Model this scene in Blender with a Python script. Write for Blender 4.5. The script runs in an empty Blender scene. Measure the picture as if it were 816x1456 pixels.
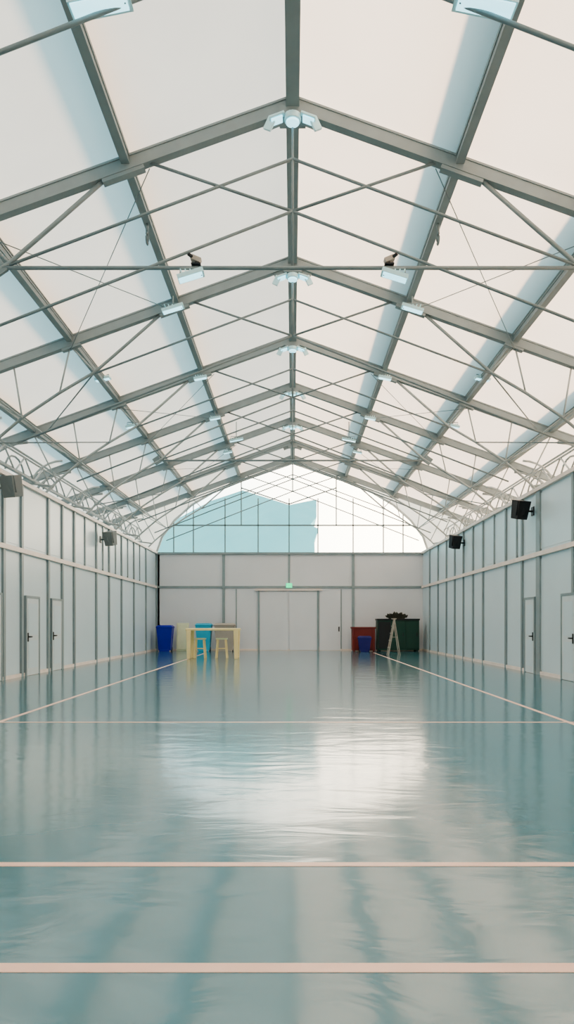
import bpy, bmesh, math, random
from mathutils import Vector, Matrix, Euler
random.seed(4)
scene = bpy.context.scene
scene.view_settings.view_transform = 'AgX'
try: scene.view_settings.look = 'AgX - Medium High Contrast'
except Exception: pass
scene.view_settings.exposure = 0.5

# ------------------------------------------------------------ materials
def mat(name, col, rough=0.5, metal=0.0, var=0.06, scale=3.0, emis=None, estr=0.0, bump=0.0):
    m = bpy.data.materials.new(name); m.use_nodes = True
    nt = m.node_tree; b = nt.nodes['Principled BSDF']
    tc = nt.nodes.new('ShaderNodeTexCoord')
    n = nt.nodes.new('ShaderNodeTexNoise'); n.inputs['Scale'].default_value = scale
    n.inputs['Detail'].default_value = 4
    nt.links.new(tc.outputs['Object'], n.inputs['Vector'])
    r = nt.nodes.new('ShaderNodeValToRGB')
    r.color_ramp.elements[0].position = .3; r.color_ramp.elements[1].position = .7
    r.color_ramp.elements[0].color = [max(0, c*(1-var)) for c in col]+[1]
    r.color_ramp.elements[1].color = [min(1, c*(1+var)) for c in col]+[1]
    nt.links.new(n.outputs['Fac'], r.inputs['Fac'])
    nt.links.new(r.outputs['Color'], b.inputs['Base Color'])
    b.inputs['Roughness'].default_value = rough
    b.inputs['Metallic'].default_value = metal
    if emis:
        b.inputs['Emission Color'].default_value = list(emis)+[1]
        b.inputs['Emission Strength'].default_value = estr
    return m

STEEL = mat('painted_steel_grey', (.285,.33,.335), .5, 0.0)
ROD = mat('rod_steel', (.22,.27,.28), .5, .0)
PIPE = mat('eave_pipe_grey', (.42,.46,.46), .45, .0)
PALE = mat('pale_aluminium', (.60,.64,.64), .4, .2)
PANEL = mat('wall_panel_white', (.62,.74,.79), .35, 0, .02, .7)
PANELB = mat('back_wall_panel', (.74,.75,.78), .5, 0, .02, .7)
POST = mat('wall_post_grey', (.28,.34,.355), .45, .1)
RAIL = mat('wall_rail_cream', (.86,.74,.67), .45)
DOORM = mat('door_white', (.66,.73,.75), .4, 0, .03)
DARK = mat('black_plastic', (.012,.013,.016), .45)
LAMPB = mat('lamp_housing_white', (.62,.90,.96), .35)
LAMPE = mat('lamp_lens', (.7,.95,1), .2, emis=(.42,.86,1), estr=1.2)
LINE = mat('court_line_paint', (.92,.62,.50), .35)
BLUE = mat('bin_blue_plastic', (.008,.012,.38), .4)
AQUA = mat('bin_aqua_plastic', (.04,.42,.62), .4)
GREY = mat('bin_grey_plastic', (.42,.37,.32), .5)
LADM = mat('ladder_weathered', (.48,.42,.36), .5)
YEL = mat('table_yellow_wood', (.93,.76,.40), .5)
CREAM = mat('board_cream', (.80,.82,.56), .5)
MAROON = mat('maroon_paint', (.20,.025,.02), .5)
GREEN = mat('cabinet_dark_green', (.010,.055,.036), .45)
BROWN = mat('dry_plant_brown', (.06,.06,.045), .8, var=.4, scale=20)
EXITM = mat('exit_sign_green', (.0,.5,.2), .4, emis=(.02,.9,.35), estr=1.0)
NEIGH = mat('neighbour_cladding', (.36,.88,.98), .7, 0, .05, .3)
GROUND = mat('outside_ground', (.5,.52,.5), .9)

def fabric(name, tcol):
    m = bpy.data.materials.new(name); m.use_nodes = True
    nt = m.node_tree; nt.nodes.clear()
    o = nt.nodes.new('ShaderNodeOutputMaterial')
    d = nt.nodes.new('ShaderNodeBsdfDiffuse'); t = nt.nodes.new('ShaderNodeBsdfTranslucent')
    add = nt.nodes.new('ShaderNodeMixShader'); add.inputs[0].default_value = .6
    tc = nt.nodes.new('ShaderNodeTexCoord'); n = nt.nodes.new('ShaderNodeTexNoise')
    n.inputs['Scale'].default_value = .5; n.inputs['Detail'].default_value = 3
    nt.links.new(tc.outputs['Object'], n.inputs['Vector'])
    r = nt.nodes.new('ShaderNodeValToRGB')
    r.color_ramp.elements[0].position=.3; r.color_ramp.elements[1].position=.7
    r.color_ramp.elements[0].color = [c*.95 for c in tcol]+[1]; r.color_ramp.elements[1].color = list(tcol)+[1]
    nt.links.new(n.outputs['Fac'], r.inputs['Fac'])
    nt.links.new(r.outputs['Color'], t.inputs['Color'])
    nt.links.new(r.outputs['Color'], d.inputs['Color'])
    nt.links.new(d.outputs[0], add.inputs[1]); nt.links.new(t.outputs[0], add.inputs[2])
    nt.links.new(add.outputs[0], o.inputs['Surface'])
    return m
MEMB = fabric('roof_membrane_white', (.98,.925,.875))

def glassmat():
    m = bpy.data.materials.new('gable_glass'); m.use_nodes = True
    nt = m.node_tree; nt.nodes.clear()
    o = nt.nodes.new('ShaderNodeOutputMaterial')
    t = nt.nodes.new('ShaderNodeBsdfTransparent'); t.inputs[0].default_value=(.95,.98,.98,1)
    g = nt.nodes.new('ShaderNodeBsdfGlossy'); g.inputs['Roughness'].default_value=.05
    x = nt.nodes.new('ShaderNodeMixShader'); x.inputs[0].default_value=.05
    nt.links.new(t.outputs[0], x.inputs[1]); nt.links.new(g.outputs[0], x.inputs[2])
    nt.links.new(x.outputs[0], o.inputs['Surface'])
    return m
GLASS = glassmat()

def floormat():
    m = bpy.data.materials.new('gloss_floor_teal'); m.use_nodes = True
    nt = m.node_tree; nt.nodes.clear(); N = nt.nodes.new; L = nt.links.new
    o = N('ShaderNodeOutputMaterial')
    d = N('ShaderNodeBsdfDiffuse'); g = N('ShaderNodeBsdfGlossy')
    tc = N('ShaderNodeTexCoord')
    n = N('ShaderNodeTexNoise'); n.inputs['Scale'].default_value=.35; n.inputs['Detail'].default_value=5
    L(tc.outputs['Object'], n.inputs['Vector'])
    r = N('ShaderNodeValToRGB'); r.color_ramp.elements[0].position=.3; r.color_ramp.elements[1].position=.7
    r.color_ramp.elements[0].color=(.045,.175,.215,1); r.color_ramp.elements[1].color=(.06,.20,.245,1)
    L(n.outputs['Fac'], r.inputs['Fac']); L(r.outputs['Color'], d.inputs['Color'])
    mp = N('ShaderNodeMapping'); mp.inputs['Scale'].default_value=(.9,1.9,1); mp.inputs['Rotation'].default_value=(0,0,.12)
    L(tc.outputs['Object'], mp.inputs['Vector'])
    n2 = N('ShaderNodeTexNoise'); n2.inputs['Scale'].default_value=1.3; n2.inputs['Detail'].default_value=4; n2.inputs['Distortion'].default_value=.8
    L(mp.outputs[0], n2.inputs['Vector'])
    bp = N('ShaderNodeBump'); bp.inputs['Strength'].default_value=.30; bp.inputs['Distance'].default_value=.02
    L(n2.outputs['Fac'], bp.inputs['Height'])
    L(bp.outputs[0], g.inputs['Normal'])
    g.inputs['Roughness'].default_value=.13; g.inputs['Color'].default_value=(.98,.96,.95,1)
    lw = N('ShaderNodeFresnel'); lw.inputs['IOR'].default_value=2.4
    mx = N('ShaderNodeMixShader'); L(lw.outputs[0], mx.inputs[0]); L(d.outputs[0], mx.inputs[1]); L(g.outputs[0], mx.inputs[2])
    L(mx.outputs[0], o.inputs['Surface'])
    return m
FLOOR = floormat()

# ------------------------------------------------------------ mesh builder
class MB:
    def __init__(s): s.v=[]; s.f=[]; s.m=[]; s.mats=[]; s.sm=[]
    def mi(s, m):
        if m not in s.mats: s.mats.append(m)
        return s.mats.index(m)
    def face_set(s, vs, fs, m, smooth=False):
        b=len(s.v); s.v += [tuple(v) for v in vs]; i=s.mi(m)
        for f in fs: s.f.append([b+k for k in f]); s.m.append(i); s.sm.append(smooth)
    def frustum(s, c, a, b, h, m, M=None):
        vs=[]
        for (sx,sy),z in ((a,0),(b,h)):
            for ux,uy in ((-1,-1),(1,-1),(1,1),(-1,1)):
                vs.append(Vector((ux*sx/2,uy*sy/2,z)))
        if M is not None: vs=[M@v for v in vs]
        vs=[v+Vector(c) for v in vs]
        s.face_set(vs,[(3,2,1,0),(4,5,6,7),(0,1,5,4),(1,2,6,5),(2,3,7,6),(3,0,4,7)],m)
    def box(s, lo, hi, m):
        c=((lo[0]+hi[0])/2,(lo[1]+hi[1])/2,lo[2]); sz=(hi[0]-lo[0],hi[1]-lo[1])
        s.frustum(c,sz,sz,hi[2]-lo[2],m)
    def rbox(s, c, size, m, rot=(0,0,0)):
        M=Euler(rot).to_matrix().to_4x4()@Matrix.Translation((0,0,-size[2]/2))
        s.frustum(c,size[:2],size[:2],size[2],m,M)
    def beam(s, p, q, w, h, m, up=Vector((0,0,1))):
        p=Vector(p); q=Vector(q); d=(q-p).normalized()
        if abs(d.dot(up))>.99: up=Vector((0,1,0))
        x=d.cross(up).normalized(); u=x.cross(d)
        vs=[e+x*(a*w/2)+u*(b*h/2) for e in (p,q) for a,b in ((-1,-1),(1,-1),(1,1),(-1,1))]
        s.face_set(vs,[(3,2,1,0),(4,5,6,7),(0,1,5,4),(1,2,6,5),(2,3,7,6),(3,0,4,7)],m)
    def ibeam(s,p,q,w,h,m,t=.035):
        p=Vector(p);q=Vector(q);d=(q-p).normalized();up=Vector((0,0,1));x=d.cross(up).normalized();u=x.cross(d)
        s.beam(p+u*(h/2-t/2),q+u*(h/2-t/2),w,t,m); s.beam(p-u*(h/2-t/2),q-u*(h/2-t/2),w,t,m)
        s.beam(p,q,w*.8,h-2*t,m)
    def tube(s, pts, r, m, n=8, closed=False):
        pts=[Vector(p) for p in pts]; vs=[]; k=len(pts)
        for i,p in enumerate(pts):
            if closed: d=pts[(i+1)%k]-pts[i-1]
            else: d=pts[min(i+1,k-1)]-pts[max(i-1,0)]
            d.normalize(); up=Vector((0,0,1)) if abs(d.z)<.9 else Vector((0,1,0))
            x=d.cross(up).normalized(); u=x.cross(d)
            for j in range(n):
                a=2*math.pi*j/n; vs.append(p+x*math.cos(a)*r+u*math.sin(a)*r)
        fs=[]
        for i in range(k if closed else k-1):
            i2=(i+1)%k
            for j in range(n):
                j2=(j+1)%n; fs.append((i*n+j,i*n+j2,i2*n+j2,i2*n+j))
        if not closed: fs+= [tuple(range(n))[::-1], tuple((k-1)*n+j for j in range(n))]
        s.face_set(vs,fs,m,True)
    def obj(s, name, loc=None, bevel=0, parent=None):
        me=bpy.data.meshes.new(name)
        off=Vector(loc) if loc else Vector((0,0,0))
        me.from_pydata([tuple(Vector(v)-off) for v in s.v],[],s.f)
        for m in s.mats: me.materials.append(m)
        for i,p in enumerate(me.polygons): p.material_index=s.m[i]; p.use_smooth=s.sm[i]
        me.update()
        o=bpy.data.objects.new(name,me); scene.collection.objects.link(o); o.location=off
        if bevel:
            b=o.modifiers.new('bevel','BEVEL'); b.width=bevel; b.segments=2; b.limit_method='ANGLE'
        if parent: o.parent=parent
        return o

# ------------------------------------------------------------ dimensions
XL, XR, YB, YN = -7.2, 6.85, 37.0, -6.0
WH, MID = 5.1, 3.33
RZ, SL = 10.1, .36
EAVE = 9.95
def rz(x, off=0): return RZ - SL*abs(x) + off
FR = [2.3, 7.1, 11.8, 16.9, 21.5, 25.7, 30.0, 33.6, 36.75]

# floor + lines
b=MB(); b.box((-10.6,YN,-.2),(10.6,YB+.1,0),FLOOR); b.obj('floor')
b=MB(); b.box((-150,-100,-.5),(150,250,-.21),GROUND); b.obj('ground_outside')
b=MB()
for y,w in ((2.86,.075),(4.09,.065)): b.box((XL+.1,y-w/2,0),(XR-.1,y+w/2,.003),LINE)
b.box((XL+.1,9.97,0),(XR-.1,10.03,.003),LINE)
for x in (-4.18,3.92): b.box((x-.035,4.1,0),(x+.035,34,.0035),LINE)
b.obj('floor_court_lines')

# roof membrane
b=MB()
prof=[(-10.5,4.2),(-10.35,5.4),(-EAVE,rz(EAVE,.2)),(0,RZ+.2),(EAVE,rz(EAVE,.2)),(10.35,5.4),(10.5,4.2)]
for i in range(len(prof)-1):
    (x0,z0),(x1,z1)=prof[i],prof[i+1]
    b.face_set([(x0,YN,z0),(x1,YN,z1),(x1,YB+.3,z1),(x0,YB+.3,z0)],[(0,1,2,3)],MEMB)
b.obj('ceiling')
for n,x in (('wall_outer_left',-10.5),('wall_outer_right',10.5)):
    b=MB(); b.box((x-.03,YN,0),(x+.03,YB+.2,4.25),MEMB); b.obj(n)
# unseen fins added above the membrane to cast soft bands through the fabric
b=MB()
PX=[2.79,5.34,7.9]
for x,hh in ((-7.9,.30),(-5.34,.34),(-2.79,.34),(2.79,.58),(5.34,.58),(7.9,.5)):
    zz=rz(x,.2)
    b.box((x-.05,YN,zz-.01),(x+.05,YB,zz+hh),STEEL)
b.obj('roof_shadow_fins')

# purlins
b=MB()
b.ibeam((0,YN,RZ+.02),(0,YB,RZ+.02),.22,.26,STEEL)
for x in PX:
    for s in (-1,1): b.ibeam((s*x,YN,rz(x,.06)),(s*x,YB,rz(x,.06)),.14,.16,STEEL)
for s in (-1,1):
    b.tube([(s*9.75,YN,rz(9.75,-.05)),(s*9.75,YB,rz(9.75,-.05))],.06,PIPE)
    b.tube([(s*6.5,11.8,6.35),(s*6.5,YB-.3,6.35)],.028,PIPE)
    b.tube([(s*8.55,11.8,rz(8.55,-.22)),(s*8.55,YB-.3,rz(8.55,-.22))],.035,PIPE)
b.obj('roof_purlins')

# frames
for k,y in enumerate(FR):
    b=MB()
    for s in (-1,1):
        b.ibeam((0,y,RZ),(s*EAVE,y,rz(EAVE)),.16,.24,STEEL)
        b.beam((0,y,RZ-.12),(s*.45,y,rz(.45,-.14)),.06,.24,STEEL)
        b.beam((s*2.5,y,rz(2.5,-.1)),(s*3.2,y,rz(3.2,-.1)),.14,.18,STEEL)
        b.beam((s*5.1,y,rz(5.1,-.1)),(s*5.55,y,rz(5.55,-.1)),.14,.16,STEEL)
        b.box((s*EAVE-.12,y-.1,0),(s*EAVE+.12,y+.1,rz(EAVE)),PALE)
        r=.026
        if k>0:
            b.tube([(0,y,9.2),(s*4.75,y,7.42)],r,ROD)
            b.tube([(s*2.4,y,rz(2.4,-.1)),(0,y,8.32)],r,ROD)
            b.tube([(0,y,8.32),(s*6.6,y,5.75)],r,ROD)
            arch=[(3.15,8.85),(4.0,8.1),(4.75,7.45),(5.6,6.95),(6.5,6.35),(7.2,5.75),(7.7,5.25),(7.9,4.9)]
            b.tube([(s*a,y,z) for a,z in arch],.038,STEEL if k<4 else PIPE)
            for (x0,z0),x1 in (((4.75,7.45),5.34),((5.6,6.95),5.34),((6.5,6.35),6.7),((6.5,6.35),7.9),((7.2,5.75),7.9)):
                b.tube([(s*x0,y,z0),(s*x1,y,rz(x1,-.1))],.022,PIPE)
            kp=[]
            for t in range(9):
                a=t/8*math.pi/2
                kp.append((s*(8.1+1.6*math.sin(a)), y, 5.3+1.65*math.cos(a)))
            b.tube(kp,.05,PIPE)
            kp=[]
            for t in range(9):
                a=t/8*math.pi/2
                kp.append((s*(7.2+1.1*math.sin(a)), y+.5, 5.35+1.15*math.cos(a)))
            b.tube(kp,.035,PALE)
            b.tube([(s*7.3,y,5.6),(s*9.7,y,5.9)],.035,PIPE)
    if k in (2,5):
        b.tube([(-4.95,y,7.37),(4.95,y,7.37)],.034,ROD)
        b.tube([(0,y,RZ),(0,y,7.37)],.02,ROD)
        for s in (-1,1): b.rbox((s*4.95,y,7.37),(.26,.06,.26),ROD,(0,.6*s,0))
    elif k>0:
        b.tube([(0,y,RZ),(0,y,8.3)],.03,ROD)
    b.box((-.22,y-.13,RZ-.3),(.22,y+.13,RZ-.1),STEEL)
    b.obj('roof_truss', loc=(0,y,RZ))

# longitudinal eave lattice
for s,nm in ((-1,'eave_lattice'),(1,'eave_lattice')):
    b=MB()
    xa,xb=s*7.9,s*8.9
    b.tube([(xa,8,5.75),(xa,YB-.3,5.75)],.05,PIPE)
    b.tube([(xb,8,6.35),(xb,YB-.3,6.35)],.04,PIPE)
    y=8.0; i=0
    while y<YB-1.6:
        b.tube([(xa,y,5.75),(xb,y+.75,6.35)],.03,PIPE); b.tube([(xb,y+.75,6.35),(xa,y+1.5,5.75)],.03,PALE)
        b.tube([(xa,y,5.75),(xa,y+.75,6.3)],.026,PALE); b.tube([(xa,y+.75,6.3),(xa,y+1.5,5.75)],.026,PIPE)
        if i%2==0:
            hp=[(xa+s*.15, y+.4+.7*math.cos(t/8*math.pi), 5.75+.5*math.sin(t/8*math.pi)) for t in range(9)]
            b.tube(hp,.03,PIPE)
        y+=1.5; i+=1
    b.tube([(xa,8,6.3),(xa,YB-.3,6.3)],.03,PIPE)
    b.obj(nm, loc=(xa,20,5.8))

# wind bracing wires
b=MB()
for i in (2,4,6):
    y0,y1=FR[i],FR[i+1]
    for s in (-1,1):
        b.tube([(s*2.4,y0,rz(2.4,-.2)),(s*5.34,y1,rz(5.34,-.2))],.009,ROD,6)
        b.tube([(s*5.34,y0,rz(5.34,-.2)),(s*2.79,y1,rz(2.79,-.2))],.009,ROD,6)
for i in (3,5):
    y0,y1=FR[i],FR[i+1]
    for s in (-1,1):
        b.tube([(s*4.75,y0,7.45),(s*7.6,y1,rz(7.6,-.2))],.02,ROD,6)
        b.tube([(s*7.2,y0,5.75),(s*5.6,y1,6.95)],.02,ROD,6)
b.obj('roof_bracing_cables')

for s in (-1,1):
    b=MB(); c=Vector((s*2.79,13.5,rz(2.79,-.2)))
    b.tube([c+Vector((.0,.08*math.cos(a/10*2*math.pi),-.10+.11*math.sin(a/10*2*math.pi))) for a in range(10)],.022,ROD,6,True)
    b.tube([c+Vector((0,0,.2)),c+Vector((0,0,0))],.03,ROD)
    b.obj('purlin_hook', loc=c)

# ------------------------------------------------------------ lamps
def ridge_lamp(y,z=9.72):
    b=MB()
    b.tube([(0,y,RZ-.2),(0,y,z+.1)],.03,STEEL)
    b.tube([(0,y,z+.12),(0,y,z+.02)],.14,LAMPB,16); b.tube([(0,y,z+.02),(0,y,z-.02)],.11,LAMPE,16)
    for s in (-1,1):
        b.rbox((s*.26,y,z+.06),(.26,.24,.04),LAMPB,(0,s*.35,0))
        b.rbox((s*.26,y,z+.025),(.20,.18,.02),LAMPE,(0,s*.35,0))
        b.rbox((s*.38,y,z-.02),(.14,.05,.22),LAMPB,(0,s*-.5,s*.3))
    b.obj('ridge_floodlight', loc=(0,y,z), bevel=.008)
for y,z in ((11.7,9.74),(16.8,9.62),(21.4,9.7),(25.6,9.7),(29.9,9.7)): ridge_lamp(y,z)

def flood(x,y,z,topz,w=.55,tilt=.25):
    s=1 if x>0 else -1
    b=MB()
    b.tube([(x,y,topz),(x,y,z+.12)],.018,STEEL,6)
    b.tube([(x-w*.4,y,z),(x-w*.4,y,z+.12),(x+w*.4,y,z+.12),(x+w*.4,y,z)],.014,STEEL,6)
    b.rbox((x,y,z),(w,.30,.07),LAMPB,(.15,s*tilt,0))
    b.rbox((x,y-.01,z-.04),(w*.9,.24,.02),LAMPE,(.15,s*tilt,0))
    for i in range(5): b.rbox((x-w*.35+i*w*.175,y,z+.05),(.02,.22,.05),LAMPB,(.15,s*tilt,0))
    b.obj('floodlight', loc=(x,y,z), bevel=.006)
for s in (-1,1):
    flood(s*1.93,7.05,7.62,7.62,.62,.2)
    flood(s*1.70,11.75,7.22,7.37,.45,.3)
    flood(s*2.79,16.4,8.75,9.05,.52,.3)
    flood(s*5.34,19.8,8.3,8.15,.42,.2)
    flood(s*5.34,23.4,7.98,8.15,.40,.2)
    flood(s*2.2,27.5,8.6,9.3,.55,.2)
    flood(s*2.79,21.3,8.85,9.05,.4,.2)
    flood(s*2.79,25.3,8.8,9.05,.4,.2)
    flood(s*5.34,28.3,7.98,8.15,.40,.2)
    flood(s*2.79,30.3,8.8,9.05,.4,.2)
    b=MB(); x=s*1.62; y=11.8; z=7.41
    b.box((x-.08,y-.06,z),(x+.08,y+.06,z+.03),DARK)
    b.rbox((x,y,z+.10),(.17,.13,.08),GREY,(0,s*-.4,0)); b.tube([(x+s*.06,y-.05,z+.12),(x+s*.12,y-.10,z+.15)],.03,DARK,10)
    b.tube([(x,y,z+.02),(x,y,z+.12)],.02,DARK)
    b.obj('spotlight', loc=(x,y,z), bevel=.01)

# ------------------------------------------------------------ side walls
def side_wall(name, X, s, posts, upper):
    b=MB()
    xo=X+s*.12
    lo,hi=min(X,xo),max(X,xo)
    b.box((lo,YN,0),(hi,YB,WH),PANEL)
    inn=-s
    def strip(y0,y1,z0,z1,d,m):
        xa,xb=X,X+inn*d; b.box((min(xa,xb),y0,z0),(max(xa,xb),y1,z1),m)
    for y,w in posts: strip(y-w/2,y+w/2,0,WH,.06,POST)
    for y in upper: strip(y-.035,y+.035,MID,WH,.05,POST)
    strip(YN,YB,MID-.06,MID+.06,.09,RAIL)
    xa,xb=X-.10,X+.16
    if s<0: xa,xb=X-.16,X+.10
    b.box((xa,YN,WH-.02),(xb,YB,WH+.08),RAIL)
    ys=sorted(p[0] for p in posts)
    for a,c in zip(ys[:-1],ys[1:]):
        if c-a>.8:
            strip(a+.14,c-.14,.12,MID-.14,.012,PANEL); strip(a+.14,c-.14,MID+.14,WH-.1,.012,PANEL)
    b.obj(name)
    t=MB(); xa,xb=X,X+inn*.05
    t.box((min(xa,xb),YN,0),(max(xa,xb),YB,.09),RAIL); t.obj('baseboard_'+name.split('_')[1])
lp=[(y,.13) for y in (-4,-1.9,.2,2.3,4.4,6.5,8.6,10.7,12.8,14.9,17.45,18.62,20.65,21.9,23.1,25.7,27.5,29.5,31.8,34.4)]
side_wall('wall_left',XL,-1,lp,[24.3,26.6,28.5,30.6,33])
rp=[(y,.11) for y in (-4,-1.9,.2,2.3,4.4,6.5,8.6,10.7,12.8,14.9,17.1,20.9,22.5,25.2,26.6,28.1,29.6,31.2,33,35)]+[(19.5,.3)]
side_wall('wall_right',XR,1,rp,[21.4,23.8,26.6])

def door(n,X,s,y0,y1,h=2.1):
    b=MB(); inn=-s
    def st(a,c,z0,z1,d,m,d0=0.013):
        xa,xb=X+inn*d0,X+inn*d; b.box((min(xa,xb),a,z0),(max(xa,xb),c,z1),m)
    st(y0-.06,y0,0,h+.06,.09,POST); st(y1,y1+.06,0,h+.06,.09,POST); st(y0,y1,h,h+.06,.09,POST)
    st(y0,y1,.01,h,.075,DOORM)
    st(y0+.12,y1-.12,.2,.95,.083,PANEL); st(y0+.12,y1-.12,1.1,h-.15,.083,PANEL)
    st(y0+.06,y0+.12,.92,1.16,.09,DARK)
    b.tube([(X+inn*.08,y0+.09,1.05),(X+inn*.14,y0+.09,1.05),(X+inn*.14,y0+.22,1.05)],.018,DARK)
    b.obj('door_%d'%n)
door(1,XL,-1,18.85,19.75); door(2,XL,-1,20.85,21.7); door(3,XR,1,19.75,20.5); door(4,XR,1,16.9,17.7); door(5,XL,-1,16.3,17.2)

# ------------------------------------------------------------ far wall
def px(x,y=YB): return (x-416)*y/1000
b=MB()
b.box((XL,YB,0),(XR,YB+.15,WH),PANELB)
def fs(x0,x1,z0,z1,d,m): b.box((x0,YB-d,z0),(x1,YB,z1),m)
fs(XL,XR,WH-.06,WH+.06,.09,POST)
fs(XL,XR,MID-.05,MID+.06,.05,POST)
for x in (318,502): fs(px(x)-.07,px(x)+.07,0,WH,.06,POST)
fs(px(411)-.05,px(411)+.05,MID,WH,.05,POST)
for x in (223,): fs(px(x)-.05,px(x)+.05,0,WH,.06,POST)
for x in (336,485): fs(px(x)-.025,px(x)+.025,0,MID-.1,.03,POST)
b.box((px(362),YB-.12,3.14),(px(458),YB,3.22),RAIL)
b.obj('wall_back')
b=MB()
for x0,x1 in ((368.5,409.5),(411.5,452)):
    b.box((px(x0)+.01,YB-.05,.02),(px(x1)-.01,YB-.005,3.08),PANELB)
for x in (368,452): b.box((px(x)-.05,YB-.08,0),(px(x)+.05,YB-.005,3.14),POST)
b.obj('door_6')
b=MB()
b.box((px(454),YB-.045,.02),(px(484),YB-.005,3.05),PANELB)
b.box((px(481),YB-.09,1.0),(px(482.5),YB-.04,1.25),DARK)
b.obj('door_7')
b=MB(); b.box((px(407),YB-.16,3.3),(px(415),YB-.06,3.52),EXITM); b.box((px(407)-.02,YB-.1,3.28),(px(415)+.02,YB,3.54),LAMPB)
b.obj('exit_sign')
b=MB(); b.box((XL,YB-.04,0),(XR,YB,.08),RAIL); b.obj('baseboard_back')

# near wall behind the camera
b=MB(); b.box((-10.4,YN-.15,0),(10.4,YN,WH),PANELB)
b.face_set([(-10.35,YN,WH),(-EAVE,YN,rz(EAVE,.15)),(0,YN,RZ+.15),(EAVE,YN,rz(EAVE,.15)),(10.35,YN,WH)],[(0,1,2,3,4)],MEMB)
b.obj('wall_front')

# gable: fabric surround + window
win=[(0,9.85),(2.6,8.95),(4.2,8.3),(5.3,7.65),(6.2,6.85),(6.85,6.0),(7.15,5.16)]
b=MB()
top=[(0,RZ+.18)]+[(x, rz(x,.18)) for x in (2.6,4.2,6,7.5,9.0)]+[(EAVE,rz(EAVE,.18))]
for s in (-1,1):
    for i in range(len(win)-1):
        a,c=win[i],win[i+1]; p,q=top[i],top[i+1]
        b.face_set([(s*a[0],YB,a[1]),(s*c[0],YB,c[1]),(s*q[0],YB,q[1]),(s*p[0],YB,p[1])],[(0,1,2,3)],MEMB)
    b.face_set([(s*7.15,YB,5.16),(s*10.4,YB,5.16),(s*EAVE,YB,rz(EAVE,.18))],[(0,1,2)],MEMB)
    b.face_set([(s*7.0,YB,0),(s*10.5,YB,0),(s*10.4,YB,5.16),(s*7.0,YB,5.16)],[(0,1,2,3)],MEMB)
b.obj('wall_gable')
b=MB()
full=[(-x,z) for x,z in win[::-1]]+win[1:]
b.face_set([(x,YB+.02,z) for x,z in full],[tuple(range(len(full)))],GLASS)
def wtop(x):
    x=abs(x)
    for (a,z0),(c,z1) in zip(win[:-1],win[1:]):
        if a<=x<=c: return z0+(z1-z0)*(x-a)/(c-a)
    return 5.16
for i in range(len(full)-1):
    b.beam((full[i][0],YB,full[i][1]),(full[i+1][0],YB,full[i+1][1]),.1,.1,PALE)
for x in (247,275,320,343,367,411,452,478,502,545,573):
    X=px(x); z0=6.6 if x in (343,478) else 5.12
    b.beam((X,YB,z0),(X,YB,wtop(X) if x in (343,478) else min(8.0,wtop(X))),.06,.05,ROD)
b.beam((-6.25,YB,6.58),(6.25,YB,6.58),.05,.07,ROD)
b.beam((px(343),YB,8.55),(px(411),YB,7.7),.05,.06,PIPE); b.beam((px(411),YB,7.7),(px(478),YB,8.55),.05,.06,PIPE)
b.obj('window_1')

# neighbouring building outside
b=MB(); y=62
def q(x,yy): return ((x-416)*y/1000, 1.4+(887-yy)*y/1000)
pr=[q(225,890),q(225,752),q(300,712),q(345,697),q(411,718),q(450,710),q(450,735),q(441,746),q(453,752),q(447,768),q(450,890)]
n=len(pr)
b.face_set([(a,y,z) for a,z in pr]+[(a,y+9,z) for a,z in pr],[tuple(range(n))[::-1],tuple(range(n,2*n))]+[(i,(i+1)%n,(i+1)%n+n,i+n) for i in range(n)],NEIGH)
b.obj('neighbouring_building')

# ------------------------------------------------------------ speakers
def speaker(x,y,z,s,m):
    b=MB()
    M=Euler((.25,0,s*.35)).to_matrix().to_4x4()
    b.frustum((x-s*.42,y,z-.22),(.34,.3),(.40,.36),.52,m,M)
    b.rbox((x-s*.42,y-.19,z+.05),(.3,.02,.4),m,(.25,0,s*.35))
    b.tube([(x,y,z),(x-s*.3,y,z)],.03,m); b.rbox((x-s*.02,y,z),(.05,.2,.25),m)
    b.tube([(x-s*.42,y-.17,z-.02),(x-s*.42,y-.22,z-.03)],.12,m,16)
    b.obj('wall_speaker', loc=(x-s*.4,y,z), bevel=.02)
SPK = mat('speaker_grey', (.20,.22,.22), .5)
speaker(XR,20.0,4.6,1,DARK); speaker(XR,28,4.62,1,DARK)
speaker(XL,26.3,4.55,-1,SPK); speaker(XL,17.1,4.7,-1,SPK)

# ------------------------------------------------------------ bins & furniture
def bin_(x,y,w,d,h,m,name):
    b=MB()
    b.frustum((x,y,.06),(w*.72,d*.72),(w*.94,d*.94),h*.86,m)
    b.frustum((x,y,.06+h*.84),(w,d),(w,d),.05,m)
    b.frustum((x,y,.11+h*.84),(w*.98,d*.98),(w*.8,d*.8),.08,m)
    b.tube([(x-w*.35,y+d*.5,h*.9),(x+w*.35,y+d*.5,h*.9)],.025,m)
    for s in (-1,1): b.tube([(x+s*w*.34-.03,y+d*.3,.12),(x+s*w*.34+.03,y+d*.3,.12)],.12,DARK,16)
    b.frustum((x,y-d*.38,0.0),(w*.6,.06),(w*.6,.06),.1,m)
    b.obj(name, loc=(x,y,0), bevel=.015)
bin_(px(235,35.8),35.8,.84,.75,1.36,BLUE,'wheelie_bin')
bin_(px(290,35.8),35.8,.84,.75,1.48,AQUA,'wheelie_bin')
bin_(px(320,35.8),35.8,1.1,.8,1.48,GREY,'wheelie_bin')
b=MB(); x=px(259,36.3)
b.rbox((x,36.45,.72),(.62,.06,1.45),CREAM,(-.12,0,0)); b.rbox((x,36.4,.72),(.5,.03,1.3),CREAM,(-.12,0,0)); b.obj('leaning_board',loc=(x,36.4,0),bevel=.01)

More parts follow.
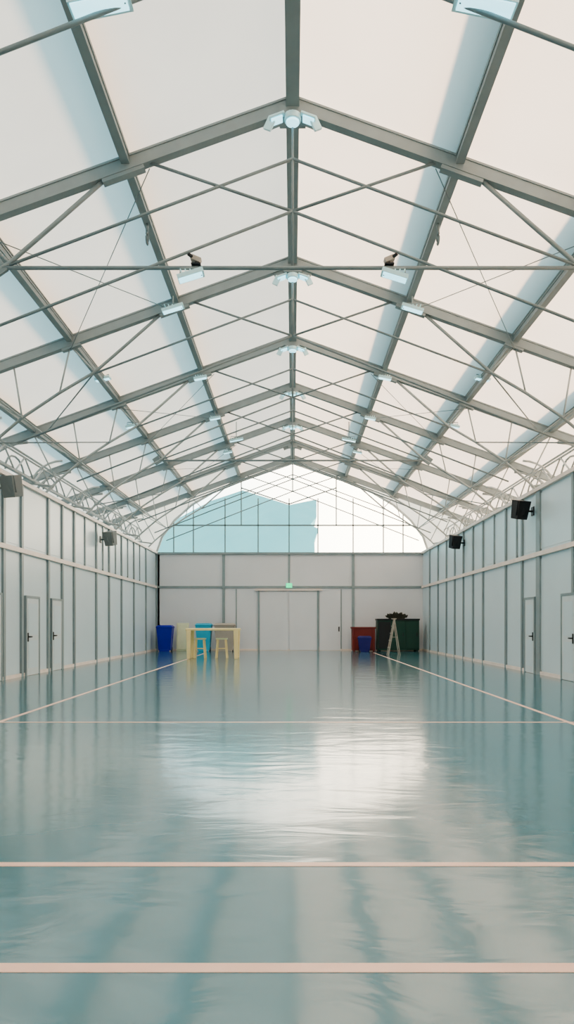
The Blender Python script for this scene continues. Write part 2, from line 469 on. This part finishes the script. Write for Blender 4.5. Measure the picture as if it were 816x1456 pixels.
b=MB(); y0=28.0
xa,xb=px(263.5,y0),px(339.5,y0); H=1.22
b.box((xa,y0-.0,H-.09),(xb,y0+1.1,H),YEL)
for X in (xa+.12,xb-.12):
    for Y in (y0+.1,y0+1.0): b.frustum((X,Y,0),(.13,.13),(.19,.19),H-.08,YEL)
b.obj('table', loc=((xa+xb)/2,y0+.5,0), bevel=.02)
def stool(x,y,h=.82):
    b=MB(); b.frustum((x,y,h-.06),(.44,.44),(.46,.46),.06,CREAM)
    for sx in (-1,1):
        for sy in (-1,1): b.beam((x+sx*.22,y+sy*.22,0),(x+sx*.16,y+sy*.16,h-.05),.06,.06,YEL)
        b.beam((x+sx*.2,y-.2,.3),(x+sx*.2,y+.2,.3),.04,.04,YEL)
    b.beam((x-.2,y-.2,.4),(x+.2,y-.2,.4),.04,.04,YEL)
    b.obj('stool', loc=(x,y,0), bevel=.01)
stool(px(284,28.6),28.7); stool(px(315,28.6),28.7)

b=MB(); xa,xb=px(500,36),px(532,36)
b.box((xa,35.6,.05),(xb,36.3,1.2),MAROON); b.box((xa-.04,35.55,1.16),(xb+.04,36.34,1.24),MAROON)
for X in (xa+.08,xb-.08):
    b.box((X-.05,35.56,0),(X+.05,35.62,1.2),MAROON)
b.box((xa+.15,35.57,.15),(xb-.15,35.6,.5),MAROON)
b.obj('storage_crate', loc=((xa+xb)/2,36,0), bevel=.01)
bin_(px(518,35.1),35.1,.68,.45,.72,mat('bin_navy_plastic',(.012,.012,.16),.5),'waste_bin')
b=MB(); xa,xb=px(537,35.7),px(596,35.7)
b.box((xa,35.7,.06),(xb,36.5,1.6),GREEN); b.box((xa-.03,35.66,1.58),(xb+.03,36.54,1.66),DARK)
w=(xb-xa)/3
for i in range(3):
    b.box((xa+i*w+.05,35.66,.15),(xa+(i+1)*w-.05,35.7,1.5),DARK if i==0 else GREEN)
    b.box((xa+(i+1)*w-.14,35.62,.75),(xa+(i+1)*w-.1,35.66,.95),DARK)
for X in (xa+.1,xb-.1): b.box((X-.06,35.75,0),(X+.06,36.4,.08),DARK)
b.obj('storage_cabinet', loc=((xa+xb)/2,36,0), bevel=.01)
b=MB(); cx=px(564,36)
b.frustum((cx,36.05,1.66),(.75,.35),(.95,.45),.12,BROWN)
for i in range(190):
    p=Vector((cx+random.uniform(-.5,.5),36.05+random.uniform(-.18,.18),1.72))
    d=Vector((random.uniform(-.6,.6),random.uniform(-.5,.5),random.uniform(.3,1))).normalized()
    L=random.uniform(.15,.40)*(1-.5*abs(p.x-cx)/.5); sd=d.cross(Vector((0,1,.2))).normalized()*.035
    q_=p+d*L*.6; r_=p+d*L
    b.face_set([p-sd*.4,p+sd*.4,q_+sd,r_,q_-sd],[(0,1,2,3,4)],BROWN)
b.obj('dried_plant_tray', loc=(cx,36.05,1.7))
# step ladder (seen nearly side-on as an A-frame)
b=MB(); y=32.0; cx=px(560,y)
for sy in (-.2,.2):
    b.beam((cx-.28,y+sy*1.3,0),(cx+.02,y+sy,1.62),.045,.045,LADM)
    b.beam((cx+.24,y+sy*1.3,0),(cx,y+sy,1.62),.035,.035,LADM)
for i in range(1,5):
    t=i/5; b.rbox((cx-.28*(1-t),y,1.62*t),(.09,.5-.12*t,.03),LADM)
b.rbox((cx,y,1.63),(.18,.42,.04),LADM)
b.beam((cx-.13,y-.22,.8),(cx+.12,y-.22,.8),.02,.02,LADM)
b.obj('step_ladder')

# ------------------------------------------------------------ light
sun=bpy.data.lights.new('sun','SUN'); sun.energy=6.2; sun.angle=math.radians(7); sun.color=(1,.61,.36)
so=bpy.data.objects.new('sun',sun); scene.collection.objects.link(so)
dirv=Vector((.68,-.12,.66)).normalized()
so.rotation_euler=dirv.to_track_quat('Z','Y').to_euler(); so.location=(30,0,30)

w=bpy.data.worlds.new('sky'); scene.world=w; w.use_nodes=True
nt=w.node_tree; nt.nodes.clear(); N=nt.nodes.new; L=nt.links.new
o=N('ShaderNodeOutputWorld'); bg=N('ShaderNodeBackground'); tc=N('ShaderNodeTexCoord')
dot=N('ShaderNodeVectorMath'); dot.operation='DOT_PRODUCT'; dot.inputs[1].default_value=Vector((.30,.93,.22)).normalized()
L(tc.outputs['Generated'],dot.inputs[0])
r=N('ShaderNodeValToRGB'); r.color_ramp.elements[0].position=.0; r.color_ramp.elements[0].color=(.034,.085,.107,1)
r.color_ramp.elements[1].position=1; r.color_ramp.elements[1].color=(1.0,.82,.62,1)
e=r.color_ramp.elements.new(.75); e.color=(.068,.12,.14,1)
e=r.color_ramp.elements.new(.90); e.color=(.36,.43,.43,1)
L(dot.outputs['Value'],r.inputs['Fac']); L(r.outputs['Color'],bg.inputs['Color']); bg.inputs['Strength'].default_value=7.4
L(bg.outputs[0],o.inputs['Surface'])

# ------------------------------------------------------------ camera
cam=bpy.data.cameras.new('camera'); co=bpy.data.objects.new('camera',cam); scene.collection.objects.link(co)
co.location=(0,0,1.4); co.rotation_euler=(math.radians(90),0,0)
cam.sensor_fit='AUTO'; cam.sensor_width=36; cam.lens=1000/1456*36
cam.shift_y=159/1456; cam.shift_x=-8/1456; cam.clip_end=500
scene.camera=co
